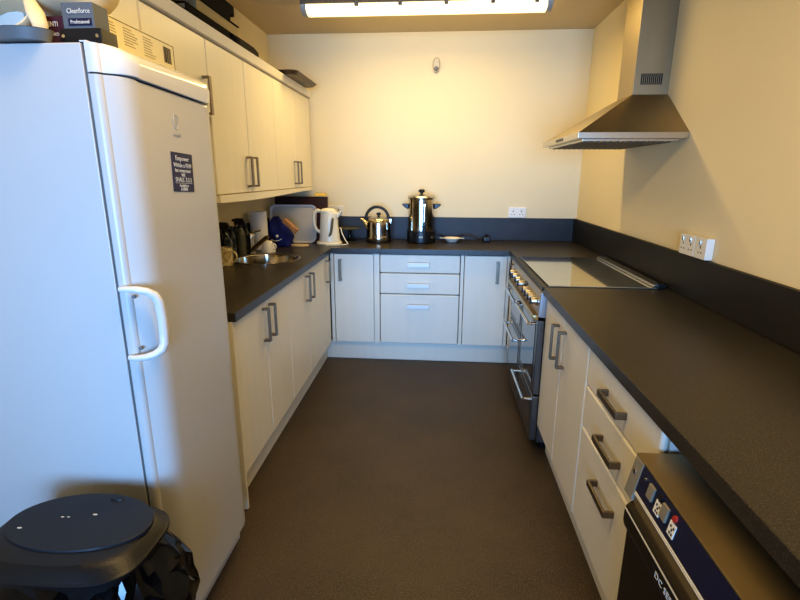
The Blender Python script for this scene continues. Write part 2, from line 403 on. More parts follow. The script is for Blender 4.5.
# ------------------------------------------------------------------ fridge
fr = thing('tall_fridge', (-1.08, 1.37, 0), 'tall white fridge on the left with a navy notice stuck on its door', 'fridge')
FY0, FY1, FXB, FXF = 1.14, 1.648, -.812, -.738
part('cabinet_body', MB().box(-1.385, FXB, FY0, FY1, .045, 1.732, .004), FRID, fr)
for (x, y) in ((-1.33, 1.14), (-1.33, 1.6), (-.86, 1.14), (-.86, 1.6)):
    part('foot', MB().cyl((x, y, 0), (x, y, .046), .018), BLACKP, fr)
part('kick_plate', MB().box(FXB+.001, -.776, FY0+.01, 1.625, .004, .088, .006), FRID, fr)
def door_plan(f, grow=0., n=8):
    x0 = FXB+.008; rb_y = .075; xf = FXF+grow; d = xf-x0
    pts = [(x0, FY0)]
    for k in range(n+1):
        a = PI/2*k/n
        pts.append((x0+.010+.016*math.sin(a), FY0+.014*(1-math.cos(a))))
    a0 = Vector((x0+.026, FY0+.014)); a1 = Vector((xf, FY0+.088))
    for k in range(1, n+1):
        t = k/n; p = a0.lerp(a1, t); pts.append((p.x+.011*math.sin(PI*t), p.y-.008*math.sin(PI*t)))
    for k in range(n+1):
        a = PI/2*k/n
        pts.append((x0+.018+(d-.018)*math.cos(a), FY1-rb_y*(1-math.sin(a))))
    pts.append((x0, FY1))
    return pts
def loft_plan(zs):
    def dip(y, z):
        t = max(0, min(1, (y-FY0-.08)/(FY1-.02-FY0-.08)))
        return z-(.017*math.sin(PI*t**.8)+.006*t if 1.65 < z < 1.69 else 0)
    return MB().loft([[(x, y, dip(y, z)) for x, y in door_plan(0, g)] for z, g in zs])
dr = part('door', loft_plan([(.092, -.006), (.098, 0), (1.660, 0), (1.666, -.003)]), FRID, fr, ang=24)
part('door_seal', MB().box(FXB+.001, FXB+.008, FY0+.006, FY1-.006, .1, 1.70), GREYP, fr)
pn = part('top_panel', loft_plan([(1.670, .000), (1.672, .006), (1.698, .010), (1.717, .004), (1.728, -.012), (1.732, -.03)]), FRIDG, fr, ang=50)
part('hinge_cover', MB().box(FXB-.004, FXB+.014, FY0+.002, FY0+.06, 1.7325, 1.7365, .0015), FRIDG, fr)
hp = []
ctrl = [(-.797, 1.133, 1.162), (-.780, 1.130, 1.163), (-.755, 1.133, 1.162), (-.735, 1.143, 1.156), (-.720, 1.153, 1.143), (-.714, 1.158, 1.124), (-.712, 1.160, 1.085), (-.712, 1.160, 1.045), (-.713, 1.159, 1.013), (-.718, 1.152, .996), (-.732, 1.142, .986), (-.752, 1.133, .981), (-.778, 1.130, .978), (-.797, 1.133, .978)]
hm = MB().tube(ctrl, [.007, .0085, .0095, .0105, .0115, .012, .012, .012, .012, .0115, .0105, .0095, .0085, .007], 12)
hd = part('handle', hm, FRIDG, dr)
part('screw_cap', MB().cyl((-.772, 1.150, 1.14), (-.772, 1.144, 1.14), .005), GREYP, hd); part('screw_cap', MB().cyl((-.772, 1.150, 1.0), (-.772, 1.144, 1.0), .005), GREYP, hd)
# badge
ringm = MB(); ringm.tube([(FXF+.0008, 1.383+.012*math.cos(2*PI*k/24), 1.585+.02*math.sin(2*PI*k/24)) for k in range(24)], .0011, 6, closed=True)
bd = part('badge', ringm, LTGREY, dr)
text_part('badge_letter', 'i', .03, frame((FXF+.001, 1.383, 1.585), (0, 1, 0), (0, 0, 1)), LTGREY, dr)
text_part('badge_text', 'indesit', .016, frame((FXF+.001, 1.383, 1.551), (0, 1, 0), (0, 0, 1)), LTGREY, dr)
# notice (stuck on, tilted slightly)
nt_ = thing('navy_notice', (FXF+.001, 1.393, 1.394), 'small navy printed notice with white text stuck on the fridge door', 'notice')
NM = Matrix.Translation((FXF+.0012, 1.393, 1.449)) @ Matrix.Rotation(math.radians(-2.5), 4, 'X')
part('sheet', MB().box(-.0008, .0002, -.058, .058, -.054, .054, M=NM), STICK, nt_)
def nline(t, z, s, sq=1.): text_part('printed_line', t, s, NM @ frame((.0006, 0, z), (0, 1, 0), (0, 0, 1)), PALEINK, nt_, sq)
nline('Empower', .038, .019); nline('Within a FEW', .019, .017); nline('last compressor', .005, .015, .9); nline('WE', -.008, .014); nline('SHALL 3.3.3', -.021, .018)
part('printed_rule', MB().box(.0003, .0008, -.048, .048, -.0305, -.0293, M=NM), PALEINK, nt_)
nline('Available in', -.037, .011); nline('0 8008', -.047, .014)

# ------------------------------------------------------------------ range cooker
KNOBM = mat('satin_knob', srgb(188, 184, 178), .3, 1.)
FASC = mat('fascia_metal', srgb(168, 168, 170), .38, .7)
ck = thing('range_cooker', (.84, 2.84, 0), 'stainless range cooker with closed glass lid, set between the right cabinets', 'cooker')
CY0, CY1 = 2.388, 3.292
part('body', MB().box(.555, 1.125, CY0, CY1, .05, .905, .003), COOKG, ck)
for (x, y) in ((.6, 2.44), (.6, 3.24), (1.08, 2.44), (1.08, 3.24)): part('foot', MB().cyl((x, y, 0), (x, y, .052), .02), BLACKP, ck)
part('fascia', MB().prism([(.555, .748), (.516, .752), (.523, .878), (.555, .893)], CY0, CY1, 'y', .003), FASC, ck)
part('fascia_rail', MB().box(.490, .519, CY0+.003, CY1-.003, .732, .762, .006), BRASS, ck)
part('front_trim', MB().box(.522, .554, CY0, CY1, .894, .909, .004), BLACKP, ck)
for i, y in enumerate((2.45, 2.535, 2.615, 2.70, 2.86, 2.97, 3.09, 3.20)):
    zz = .822
    kb = part('knob', MB().lathe([(0, 0), (.026, 0), (.026, .006), (.020, .010), (.018, .032), (.015, .036), (0, .036)], (.5205, y, zz), 24, Matrix.Rotation(-PI/2, 4, 'Y')), KNOBM, ck)
    part('grip', MB().box(.478, .487, y-.004, y+.004, zz-.018, zz+.018, .002), BLACKP, kb)
part('clock', MB().box(.5155, .523, 2.755, 2.81, .80, .85, .002), BLACKP, ck)
def oven(y0, y1, z0, z1, hz, w=True):
    d = part('oven_door', MB().box(.517, .553, y0+.003, y1-.003, z0, z1, .006, 3), COOKG, ck)
    part('glass', MB().box(.5145, .520, y0+.05, y1-.05, z0+.045, z1-.03, .002), DARKGL, d)
    hh = MB().cyl((.474, y0+.025, hz), (.474, y1-.025, hz), .0085)
    for y in (y0+.035, y1-.035): hh.cyl((.474, y, hz), (.518, y, hz), .007)
    part('handle', hh, CHROME, d)
YM = 2.842
oven(YM, CY1, .505, .733, .705); oven(YM, CY1, .06, .497, .462); oven(CY0, YM, .325, .733, .71); oven(CY0, YM, .06, .317, .288)
hl = part('hob_lid', MB().box(.557, 1.075, CY0+.004, CY1-.004, .908, .916, .002), HOBGL, ck)
part('lid_hinge_bar', MB().box(1.06, 1.105, CY0+.012, CY1-.012, .9165, .930, .003), STEEL, ck)
for y in (CY0+.01, CY1-.03): part('hinge_knuckle', MB().box(1.076, 1.118, y, y+.022, .906, .936, .004), BLACKP, ck)

# ------------------------------------------------------------------ extractor hood
hoodlabel = 'stainless chimney extractor hood on the right wall above the range cooker'
ho = thing('extractor_hood', (.9, 2.85, 1.60), hoodlabel, 'extractor hood')
HX, HY0, HY1 = .648, 2.452, 3.252
rim = MB().box(HX, XR-.001, HY0, HY1, 1.615, 1.643, .002)
part('rim', rim, STEEL, ho)
py_ = MB().loft([[(HX+.003, HY0+.003, 1.643), (XR-.001, HY0+.003, 1.643), (XR-.001, HY1-.003, 1.643), (HX+.003, HY1-.003, 1.643)],
                 [(.972, 2.737, 1.846), (XR-.001, 2.737, 1.846), (XR-.001, 2.963, 1.846), (.972, 2.963, 1.846)]])
part('canopy', py_, HOODM, ho, ang=20)
part('filter_panel', MB().box(HX+.03, XR-.03, HY0+.03, HY1-.03, 1.604, 1.616, .002), STEEL, ho)
fm = MB()
for k in range(14): fm.box(HX+.05+k*.03, HX+.06+k*.03, HY0+.06, HY1-.06, 1.600, 1.605)
part('filter_slats', fm, GREYCH, ho)
ch = part('chimney', MB().box(.975, XR-.001, 2.74, 2.96, 1.845, H-.001, .001), HOODM, ho)
gm = MB()
for k in range(11): gm.box(1.008+k*.0098, 1.014+k*.0098, 2.7385, 2.7405, 1.893, 1.945)
part('vent_slots', gm, DARKHOLE, ch)
part('control_strip', MB().box(HX-.002, HX+.001, 2.75, 2.90, 1.622, 1.636), BLACKP, ho)

# ------------------------------------------------------------------ glasswasher
SWG = mat('warm_grey_plastic', srgb(132, 126, 112), .5)
dw = thing('glasswasher', (.8, .77, 0), 'stainless undercounter glasswasher with navy control panel in the right foreground', 'glasswasher')
DY0, DY1, DX = .46, 1.075, .49
part('body', MB().box(DX+.02, 1.10, DY0, DY1, .03, .797, .003), STEELD, dw)
part('top_plate', MB().box(DX, 1.10, DY0, DY1, .797, .803, .0015), DWTOP, dw)
for (x, y) in ((.54, .5), (.54, 1.03), (1.06, .5), (1.06, 1.03)): part('foot', MB().cyl((x, y, 0), (x, y, .031), .02), BLACKP, dw)
cp = part('control_panel', MB().box(DX+.001, DX+.019, DY0, DY1-.045, .731, .796), NAVY, dw, 'navy control panel')
part('end_cap', MB().box(DX-.001, DX+.019, DY1-.043, DY1, .70, .797, .003), SWG, dw)
part('screw', MB().cyl((DX-.004, DY1-.02, .765), (DX, DY1-.02, .765), .006), CHROME, dw)
part('pinstripe', MB().box(DX-.0005, DX+.002, DY0, DY1-.046, .727, .7285), PALEINK, dw); part('pinstripe', MB().box(DX-.0005, DX+.002, DY0, DY1-.046, .7225, .724), PALEINK, dw)
part('lower_fascia', MB().box(DX+.006, DX+.019, DY0, DY1-.044, .698, .73), DWTOP, dw)
part('indicator_lamp', MB().cyl((DX-.002, 1.006, .776), (DX+.002, 1.006, .776), .0035), CHROME, dw)
for (y, g) in ((.969, 0), (.903, 0)):
    part('rocker_switch', MB().box(DX-.004, DX+.002, y-.013, y+.013, .752, .784, .0015), SWG, dw)
for (y, mm) in ((.931, BLACKP), (.866, REDL)):
    lb = part('label', MB().box(DX-.0006, DX+.001, y-.012, y+.012, .743, .772), WHITE, dw)
    part('lamp', MB().cyl((DX-.003, y, .782), (DX+.002, y, .782), .007), mm, dw)
    pm = MB()
    for (a, b) in ((-.006, .749), (.002, .749), (-.002, .757), (.004, .763), (-.007, .763)): pm.box(DX-.0012, DX-.0004, y+a-.002, y+a+.003, b-.002, b+.003)
    part('symbol', pm, INK, lb)
for o in list(dw.children):
    if o.name.split('.')[0] in ('control_panel', 'end_cap', 'screw', 'pinstripe', 'lower_fascia', 'indicator_lamp', 'rocker_switch', 'label', 'lamp'):
        for q in [o]+list(o.children):
            for v in q.data.vertices: v.co.x += (v.co.z+ORG[q.name].z-.80)*.19+ (0 if v.co.x < 0 else 0)
dd = part('door', MB().prism([(DX+.019, .08), (DX-.012, .08), (DX-.016, .1), (DX-.016, .62), (DX-.025, .63), (DX-.028, .645), (DX-.028, .668), (DX-.025, .684), (DX-.014, .696), (DX+.0, .699)], DY0+.005, DY1-.036, 'y', .002), DWDOOR, dw)
part('gap_shade_strip', MB().box(DX+.006, DX+.0195, DY1-.035, DY1, .03, .69), BLACKM, dw)  # black strip painting the shade of the gap beside the door
part('door_trim', MB().box(DX-.0288, DX-.024, DY0+.01, DY1-.038, .676, .679, .001), LTGREY, dd)
part('door_trim', MB().box(DX-.0168, DX-.014, DY0+.01, DY1-.038, .612, .6145, .0005), NAVY, dd)
part('name_plate', MB().box(DX-.0295, DX-.0265, .70, .880, .643, .668), BLACKP, dd)
text_part('door_text', 'DC SERIES', .021, frame((DX-.030, .808, .6555), (0, -1, 0), (0, 0, 1)), PALEINK, dd, 1.1)

# ------------------------------------------------------------------ ceiling light, sensor, sockets
LX0, LX1, LY = -.885, .662, 3.372
lt = thing('ceiling_light', (-.11, LY, 2.52), 'long lit fluorescent batten light fixed to the ceiling', 'ceiling light')
part('housing', MB().prism([(LY-.075, 2.468), (LY+.075, 2.468), (LY+.055, H-.001), (LY-.055, H-.001)], LX0, LX1, 'x', .004), GREYCH, lt)
dp = [(LY+.068*math.cos(a), 2.466-.05*abs(math.sin(a))**.8) for a in [PI*k/14 for k in range(15)]]
part('diffuser', MB().prism(dp, LX0+.035, LX1-.035, 'x'), DIFF, lt)
for x in (LX0+.002, LX1-.037): part('end_cap', MB().prism([(LY+.072*math.cos(a), 2.467-.052*math.sin(a)) for a in [PI*k/10 for k in range(11)]], x, x+.034, 'x', .003), LTGREY, lt)
for x in (-.53, -.26, .02, .30, .56):
    part('clip', MB().box(x-.012, x+.012, LY-.086, LY-.068, 2.448, 2.494, .003), GREYCH, lt)
l2 = lt.copy(); COL.objects.link(l2); l2.location.y = .95  # added batten out of view, a housing for the warm front fill
l2['label'] = 'added, unseen second fluorescent batten light on the ceiling, nearer the viewer than the first'
for c_ in list(lt.children):
    d_ = c_.copy(); COL.objects.link(d_); d_.parent = l2
lt['group'] = l2['group'] = 'fluorescent battens on the ceiling'
sn = thing('motion_sensor', (-.04, YB-.001, 2.225), 'small white oval motion sensor high on the back wall', 'sensor')
sb = []
for (f, d) in ((1, 0), (1, -.02), (.92, -.032), (.7, -.04)):
    sb.append([(-.04+.029*f*math.cos(2*PI*k/28), YB+.0008+d, 2.283+.057*f*math.sin(2*PI*k/28)) for k in range(28)])
part('housing', MB().loft(sb), mat('aged_white_plastic', srgb(206, 196, 172), .45), sn)
part('lens', MB().lathe([(0, .012), (.012, .009), (.018, 0)], (-.04, YB-.036, 2.255), 20, Matrix.Rotation(PI/2, 4, 'X')), GREYP, sn)
def socket_back(x0, x1, z0, z1, label, d=.012):
    s = thing('wall_socket', ((x0+x1)/2, YB-.001, z0), label, 'socket')
    pl = part('plate', MB().box(x0, x1, YB-d, YB-.001, z0, z1, .003), WHITE, s)
    for cx in (x0+(x1-x0)*.27, x0+(x1-x0)*.73):
        pm = MB().box(cx-.003, cx+.003, YB-d-.0006, YB-d+.001, z0+.045, z0+.056)
        for q in (-.011, .011): pm.box(cx+q-.004, cx+q+.004, YB-d-.0006, YB-d+.001, z0+.024, z0+.029)
        part('pin_slots', pm, DARKHOLE, s)
        part('switch', MB().box(cx-.006, cx+.006, YB-d-.004, YB-d+.001, z1-.028, z1-.012, .0015), CERAM, s)
socket_back(.588, .731, 1.102, 1.188, 'white double wall socket just above the back upstand near the right corner')
socket_back(-.955, -.812, 1.102, 1.188, 'double wall socket partly hidden behind the white jug kettle')
def socket_right(y0, y1, z0, z1, label, n):
    d = .034; s = thing('wall_socket', (XR-.001, (y0+y1)/2, z0), label, 'socket')
    part('box', MB().box(XR-d, XR-.001, y0, y1, z0, z1, .003), WHITE, s)
    for i in range(n):
        cy = y0+(y1-y0)*(i+.5)/n
        pm = MB().box(XR-d-.0006, XR-d+.001, cy-.003, cy+.003, z0+.045, z0+.056)
        for q in (-.011, .011): pm.box(XR-d-.0006, XR-d+.001, cy+q-.004, cy+q+.004, z0+.024, z0+.029)
        part('pin_slots', pm, DARKHOLE, s)
        part('switch', MB().box(XR-d-.005, XR-d+.001, cy-.006, cy+.006, z1-.03, z1-.012, .0015), CHROME, s)
socket_right(2.195, 2.325, 1.102, 1.192, 'white double socket box on the right wall, farther of the two', 2)
socket_right(2.100, 2.188, 1.102, 1.192, 'white single switched socket box on the right wall, nearer of the two', 1)

# ------------------------------------------------------------------ sink and tap
sk = thing('round_sink', (SK[0], SK[1], .76), 'round stainless sink bowl set in the left worktop', 'sink')
part('bowl', MB().lathe([(.222, WT+.0008), (.222, WT+.004), (.212, WT+.006), (.2, WT+.004), (.193, WT-.004), (.188, .80), (.17, .765), (.12, .755), (.03, .752), (.03, .749), (.124, .751), (.174, .761), (.192, .798), (.197, WT-.006), (.2, WT+.0008)], (SK[0], SK[1], 0), 64), POLST, sk)
part('drain', MB().lathe([(0, .757), (.028, .757), (.032, .7535), (.034, .7525)], (SK[0], SK[1], 0), 24), CHROME, sk)
tp = thing('mixer_tap', (-1.28, 3.245, WT), 'chrome mixer tap standing at the back of the round sink', 'tap')
part('column', MB().lathe([(0, 0), (.03, 0), (.03, .006), (.021, .012), (.019, .1), (.022, .104), (.022, .13), (.014, .142), (0, .144)], (-1.28, 3.245, WT), 28), CHROME, tp)
part('spout', MB().tube([(-1.26, 3.22, .945), (-1.235, 3.19, .962), (-1.19, 3.15, .995), (-1.14, 3.115, 1.03), (-1.115, 3.10, 1.045), (-1.105, 3.095, 1.04)], [.015, .015, .0145, .014, .014, .013], 14), NICK, tp, 'dark-looking angled spout')
part('lever', MB().tube([(-1.28, 3.245, 1.048), (-1.255, 3.245, 1.062), (-1.21, 3.245, 1.072)], [.009, .008, .007], 10), CHROME, tp)

# ------------------------------------------------------------------ things on the left worktop
def bottle(x, y, h, r, m, label, neck=.35, cap=BLACKP, spray=False, name='bottle'):
    b = thing(name, (x, y, WT), label, 'bottle')
    hb = h*(.62 if not spray else .68)
    part('body', MB().lathe([(0, .0), (r*.9, .0), (r, .006), (r, hb), (r*.85, hb+.02), (r*neck, hb+.05), (r*neck, h-.02), (0, h-.02)], (x, y, WT+.001), 26), m, b)
    if spray:
        part('collar', MB().cyl((x, y, WT+h-.025), (x, y, WT+h), r*.42), cap, b)
        part('spray_head', MB().prism([(-.035, 0), (.03, 0), (.034, .02), (.02, .042), (-.02, .044), (-.05, .036), (-.05, .024), (-.036, .02)], -.011, .011, 'y').tr(x, y, WT+h), cap, b)
        part('trigger', MB().tube([(x-.03, y, WT+h), (x-.042, y, WT+h-.02), (x-.04, y, WT+h-.045)], .005, 8), cap, b)
    else:
        part('cap', MB().cyl((x, y, WT+h-.022), (x, y, WT+h+.008), r*neck+.003), cap, b)
def _tr(self, x, y, z):
    bmesh.ops.translate(self.bm, vec=(x, y, z), verts=self.bm.verts); return self
MB.tr = _tr
bottle(-1.31, 2.90, .205, .033, GREENG, 'dark spray bottle with black head behind the patterned mug', spray=True)
bottle(-1.335, 2.985, .17, .034, CLEARB, 'squat tinted bottle just left of the tall dark bottles by the sink')
bottle(-1.34, 3.062, .20, .03, GREENG, 'black-capped dark green bottle against the upstand, between the squat and the clear bottle')
bottle(-1.308, 3.14, .21, .03, CLEARB, 'tall tinted spray bottle beside the tap', spray=True)
bottle(-1.343, 3.31, .19, .028, GREENG, 'slim dark bottle next to the paper towel roll')
pt = thing('paper_towel_roll', (-1.304, 3.47, WT), 'upright white paper towel roll between the bottles and the blue bag', 'paper towel')
part('roll', MB().lathe([(.02, .001), (.06, .001), (.062, .004), (.062, .272), (.06, .275), (.02, .275), (.02, .001)], (-1.304, 3.47, WT), 40), PAPER, pt)
part('core', MB().lathe([(.0195, .002), (.0195, .274), (.017, .274), (.017, .002), (.0195, .002)], (-1.304, 3.47, WT), 24), WOODP, pt)
mg = thing('mug', (-1.275, 2.80, WT), 'cream patterned mug at the near edge of the sink', 'mug')
part('cup', MB().lathe([(0, .001), (.040, .001), (.044, .006), (.046, .108), (.043, .109), (.040, .012), (0, .01)], (-1.275, 2.80, WT), 32), MUGP, mg)
part('handle', MB().tube([(-1.275+.042+.036*math.sin(a), 2.80-.01, WT+.056+.036*math.cos(a)) for a in [PI*k/12 for k in range(13)]], .006, 10), MUGP, mg)
cu = thing('upturned_cup', (-1.195, 3.335, WT), 'white cup turned upside down beside the tap', 'cup')
part('cup', MB().lathe([(.05, .001), (.05, .006), (.042, .055), (.028, .075), (.026, .08), (0, .08), (0, .077), (.024, .072), (.038, .05), (.047, .004), (.05, .001)], (-1.195, 3.335, WT), 32), CERAM, cu)
part('handle', MB().tube([(-1.195+.04*.9+.028*math.sin(a), 3.335-.02, WT+.044+.022*math.cos(a)) for a in [PI*k/10 for k in range(11)]], .005, 10), CERAM, cu)

# corner: brown board, grey tray, blue bag, brush, yellow cloth, wooden oval
def lean(y0, ang): return Matrix.Translation((0, y0, WT+.001)) @ Matrix.Rotation(math.radians(ang), 4, 'X')
bM = lean(3.985, -10)
solo('dark_board', MB().box(-1.366, -.918, 0, .018, 0, .362, .003, M=bM), BROWN, (-1.15, 3.99, WT), 'dark brown board leaning in the corner behind the grey tray', 'board')
tM = lean(3.83, -12)
tr = thing('serving_tray', (-1.16, 3.85, WT), 'pale grey rounded serving tray standing on edge in the left corner', 'tray')
out = rrect(0, 0, .192, .152, .045, 8)
def tring(f, d): return [tM @ Vector((-1.165+x*f[0], d, .152+z*f[1])) for x, z in out]
part('tray_base', MB().loft([tring((.93, .91), .012), tring((.93, .91), .008)]), GREYT, tr)
part('rim', MB().loft([tring((.925, .905), .008), tring((.93, .91), .002), tring((.985, .98), -.006), tring((1, 1), -.006), tring((1, 1), .0), tring((.95, .94), .010), tring((.925, .905), .013)], False), GREYRIM, tr)
bb = thing('blue_bag', (-1.205, 3.635, WT), 'crumpled royal blue cloth bag slumped in front of the grey tray', 'bag')
rings = []
rn = random.Random(3)
for i in range(15):
    t = i/14; z = WT+.002+.215*t
    rad = (.080+.026*math.sin(PI*min(1, t*1.15)))*(1-.72*t**5)
    ring_ = []
    for k in range(30):
        a = 2*PI*k/30
        w = 1+.10*math.sin(5*a+7*t)+.07*math.sin(9*a-11*t)+rn.uniform(-.05, .05)
        ring_.append((-1.203-.02*t+rad*w*1.0*math.cos(a), 3.635+rad*w*.8*math.sin(a), z+.012*math.sin(3*a+4*t)*t))
    rings.append(ring_)
part('cloth', MB().loft(rings), BLUEC, bb, ang=60)
part('white_toggle', MB().lathe([(0, -.011), (.008, -.008), (.011, 0), (.008, .008), (0, .011)], (-1.195, 3.54, WT+.088), 16), WHITE, bb)
part('drawstring', MB().tube([(-1.245, 3.545, WT+.062), (-1.215, 3.536, WT+.052), (-1.185, 3.534, WT+.056), (-1.16, 3.54, WT+.068)], .003, 8), WHITE, bb)
BM_ = Matrix.Translation((-1.095, 3.555, WT+.165)) @ Matrix.Rotation(math.radians(42), 4, 'Y')
wb = solo('wooden_brush', MB().box(-.065, .065, -.017, .017, -.02, .02, .008, 3, M=BM_), WOOD, (-1.095, 3.555, WT+.14), 'light wooden block brush lying tilted on the blue bag', 'brush')
solo('oval_board', MB().lathe([(0, .001), (.066, .001), (.070, .005), (.070, .011), (.066, .015), (0, .015)], (-1.05, 3.63, WT), 40, sx=1, sy=.6), WOODP, (-1.05, 3.63, WT), 'small pale oval wooden board lying flat in front of the grey tray', 'board')
ym = MB(); rr = []
for i in range(9):
    x = -1.02+.09*i/8
    rr.append([(x, 4.053+.022*math.cos(a), WT+.364+.006+.012*max(0, math.sin(a))*(1+.3*math.sin(i*1.7))) for a in [2*PI*k/12 for k in range(12)]])
ym.loft(rr); solo('yellow_cloth', ym, YELL, (-.975, 4.053, WT+.36), 'bright yellow folded cloth lying on top of the dark brown board', 'cloth')

# white jug kettle
wk = thing('jug_kettle', (-.858, 3.80, WT), 'white plastic electric jug kettle in the back left corner', 'kettle')
part('power_base', MB().lathe([(0, .001), (.095, .001), (.098, .008), (.09, .022), (0, .022)], (-.858, 3.80, WT), 36, sx=1.05, sy=.9), CREAMP, wk)
rg = []
for (z, w, d, dx) in ((.024, .085, .076, .004), (.05, .08, .074, .004), (.1, .076, .071, .003), (.16, .071, .067, .002), (.205, .07, .064, .004), (.235, .073, .06, .01), (.25, .066, .056, .006)):
    rg.append([(-.858+dx+w*math.cos(2*PI*k/36), 3.80+d*math.sin(2*PI*k/36), WT+z) for k in range(36)])
part('jug', MB().loft(rg), CREAMP, wk)
part('lid', MB().lathe([(.068, .25), (.066, .262), (.045, .276), (.02, .281), (.0, .282)], (-.862, 3.80, WT), 30, sx=1, sy=.85), CREAMP, wk)
part('spout', MB().prism([(.05, .215), (.062, .25), (.112, .258), (.075, .205)], -.022, .022, 'y', .004).tr(-.858, 3.80, WT), CREAMP, wk)
part('handle', MB().tube([(-.858+.0-.055, 3.80, WT+.252), (-.858-.085, 3.80, WT+.262), (-.858-.112, 3.80, WT+.245), (-.858-.122, 3.80, WT+.2), (-.858-.117, 3.80, WT+.15), (-.858-.1, 3.80, WT+.108), (-.858-.07, 3.80, WT+.09)], [.014, .016, .016, .014, .013, .014, .014], 12), CREAMP, wk)
part('water_window', MB().prism([(.01, .072), (.02, .066), (.035, .082), (.046, .13), (.053, .2), (.05, .213), (.041, .206), (.032, .16), (.022, .105)], -.0795, -.058, 'y').tr(-.858, 3.80, WT), mat('smoky_window', srgb(112, 104, 72), .2), wk)
solo('kettle_cord', MB().tube([(-.777, 3.83, WT+.125), (-.768, 3.82, WT+.12), (-.755, 3.80, WT+.085), (-.725, 3.775, WT+.035), (-.70, 3.755, WT+.008), (-.72, 3.735, WT+.0045), (-.78, 3.70, WT+.0045), (-.86, 3.685, WT+.0045)], .0042, 8), CREAMP, (-.75, 3.76, WT), 'cream electric cord hanging beside the white jug kettle', 'cord')
# dark pedestal stand
ps = thing('pedestal_stand', (-.735, 4.03, WT), 'low dark glass pedestal dish between the two kettles', 'stand')
part('dish', MB().lathe([(0, .082), (.03, .084), (.095, .098), (.1, .102), (.095, .104), (.03, .09), (0, .088)], (-.735, 4.03, WT), 32), CLEARB, ps)
part('stem', MB().lathe([(0, .001), (.05, .001), (.052, .006), (.018, .02), (.011, .045), (.018, .084), (0, .084)], (-.735, 4.03, WT), 24), GREENG, ps)

# stainless kettle
KX, KY = -.482, 3.965
kt = thing('steel_kettle', (KX, KY, WT), 'polished stainless kettle with a black arched handle on the back worktop', 'kettle')
part('power_base', MB().lathe([(0, .001), (.1, .001), (.103, .006), (.1, .018), (0, .018)], (KX, KY, WT), 36), BLACKP, kt)
part('body', MB().lathe([(0, .02), (.1, .02), (.103, .026), (.103, .045), (.1, .05), (.1, .06), (.097, .15), (.092, .178), (.086, .186), (0, .187)], (KX, KY, WT), 48), POLST, kt)
ld = part('lid', MB().lathe([(.086, .186), (.08, .195), (.05, .205), (0, .208)], (KX, KY, WT), 36), POLST, kt)
part('knob', MB().lathe([(0, .206), (.008, .206), (.008, .215), (.018, .222), (.018, .234), (.01, .238), (0, .238)], (KX, KY, WT), 20), BLACKP, ld)
part('spout', MB().tube([(KX-.09, KY, WT+.12), (KX-.108, KY, WT+.15), (KX-.125, KY, WT+.175), (KX-.15, KY, WT+.184)], [.024, .02, .015, .011], 14), POLST, kt)
part('handle', MB().tube([(KX-.012+.093*math.cos(a), KY, WT+.185+(.098 if math.sin(a) > 0 else .03)*math.sin(a)) for a in [PI*(-.08)+PI*1.16*k/20 for k in range(21)]], .0115, 12), BLACKP, kt)
part('side_clip', MB().box(KX+.085, KX+.104, KY-.01, KY+.01, WT+.15, WT+.188, .002), POLST, kt)

# tea urn
UX, UY = -.135, 3.985
ur = thing('tea_urn', (UX, UY, WT), 'tall stainless hot water urn with black base and side handles', 'urn')
part('base', MB().lathe([(0, .001), (.112, .001), (.116, .008), (.115, .09), (.11, .1), (0, .1)], (UX, UY, WT), 44), BLACKP, ur)
part('body', MB().lathe([(0, .1), (.107, .1), (.107, .345), (.11, .349), (.11, .355), (0, .356)], (UX, UY, WT), 56), POLST, ur)
ul = part('lid', MB().lathe([(.112, .353), (.113, .361), (.105, .372), (.06, .383), (0, .386)], (UX, UY, WT), 44), STEEL, ur)
part('knob', MB().lathe([(0, .383), (.01, .383), (.01, .395), (.024, .403), (.026, .415), (.018, .423), (0, .425)], (UX, UY, WT), 24), BLACKP, ul)
for q in (-1, 1):
    part('side_handle', MB().prism([(q*.104, .275), (q*.112, .268), (q*.135, .282), (q*.158, .302), (q*.152, .31), (q*.104, .31)], -.03, .03, 'y', .004).tr(UX, UY, WT), BLACKP, ur)
part('sight_tube', MB().cyl((UX+.028, UY-.112, WT+.12), (UX+.028, UY-.112, WT+.30), .009).box(UX+.018, UX+.038, UY-.124, UY-.1, WT+.295, WT+.315, .003), CHROME, ur)
ut = part('tap', MB().cyl((UX+.03, UY-.10, WT+.13), (UX+.03, UY-.155, WT+.13), .011).cyl((UX+.03, UY-.15, WT+.145), (UX+.03, UY-.15, WT+.095), .01).box(UX+.02, UX+.04, UY-.165, UY-.135, WT+.145, WT+.17, .004), BLACKP, ur)
part('maker_plate', MB().box(UX-.014, UX+.018, UY-.1175, UY-.112, WT+.045, WT+.06, .001), LTGREY, ur)
part('switch', MB().cyl((UX+.085, UY-.077, WT+.05), (UX+.09, UY-.085, WT+.05), .01), CHROME, ur)
# dish, cable, plug
ds = thing('eared_dish', (.118, 4.0, WT), 'small shallow cream dish with ear handles right of the urn', 'dish')
part('bowl', MB().lathe([(0, .001), (.036, .001), (.04, .004), (.062, .028), (.074, .034), (.074, .037), (.06, .033), (.036, .009), (0, .007)], (.118, 4.0, WT), 36), CERAM, ds)
for q in (-1, 1): part('ear', MB().box(.118+q*.085-.016, .118+q*.085+.016, 3.985, 4.015, WT+.032, WT+.037, .0024), CERAM, ds)
pc = thing('urn_cable', (.3, 4.07, WT), 'black power cable with plug lying on the back worktop right of the urn', 'cable')
part('flex', MB().tube([(UX+.122, UY+.04, WT+.055), (.03, 4.06, WT+.05), (.06, 4.08, WT+.03), (.12, 4.10, WT+.02), (.19, 4.08, WT+.045), (.24, 4.06, WT+.055), (.29, 4.05, WT+.042), (.34, 4.04, WT+.022), (.37, 4.04, WT+.02), (.385, 4.045, WT+.022)], .0045, 8), BLACKP, pc)
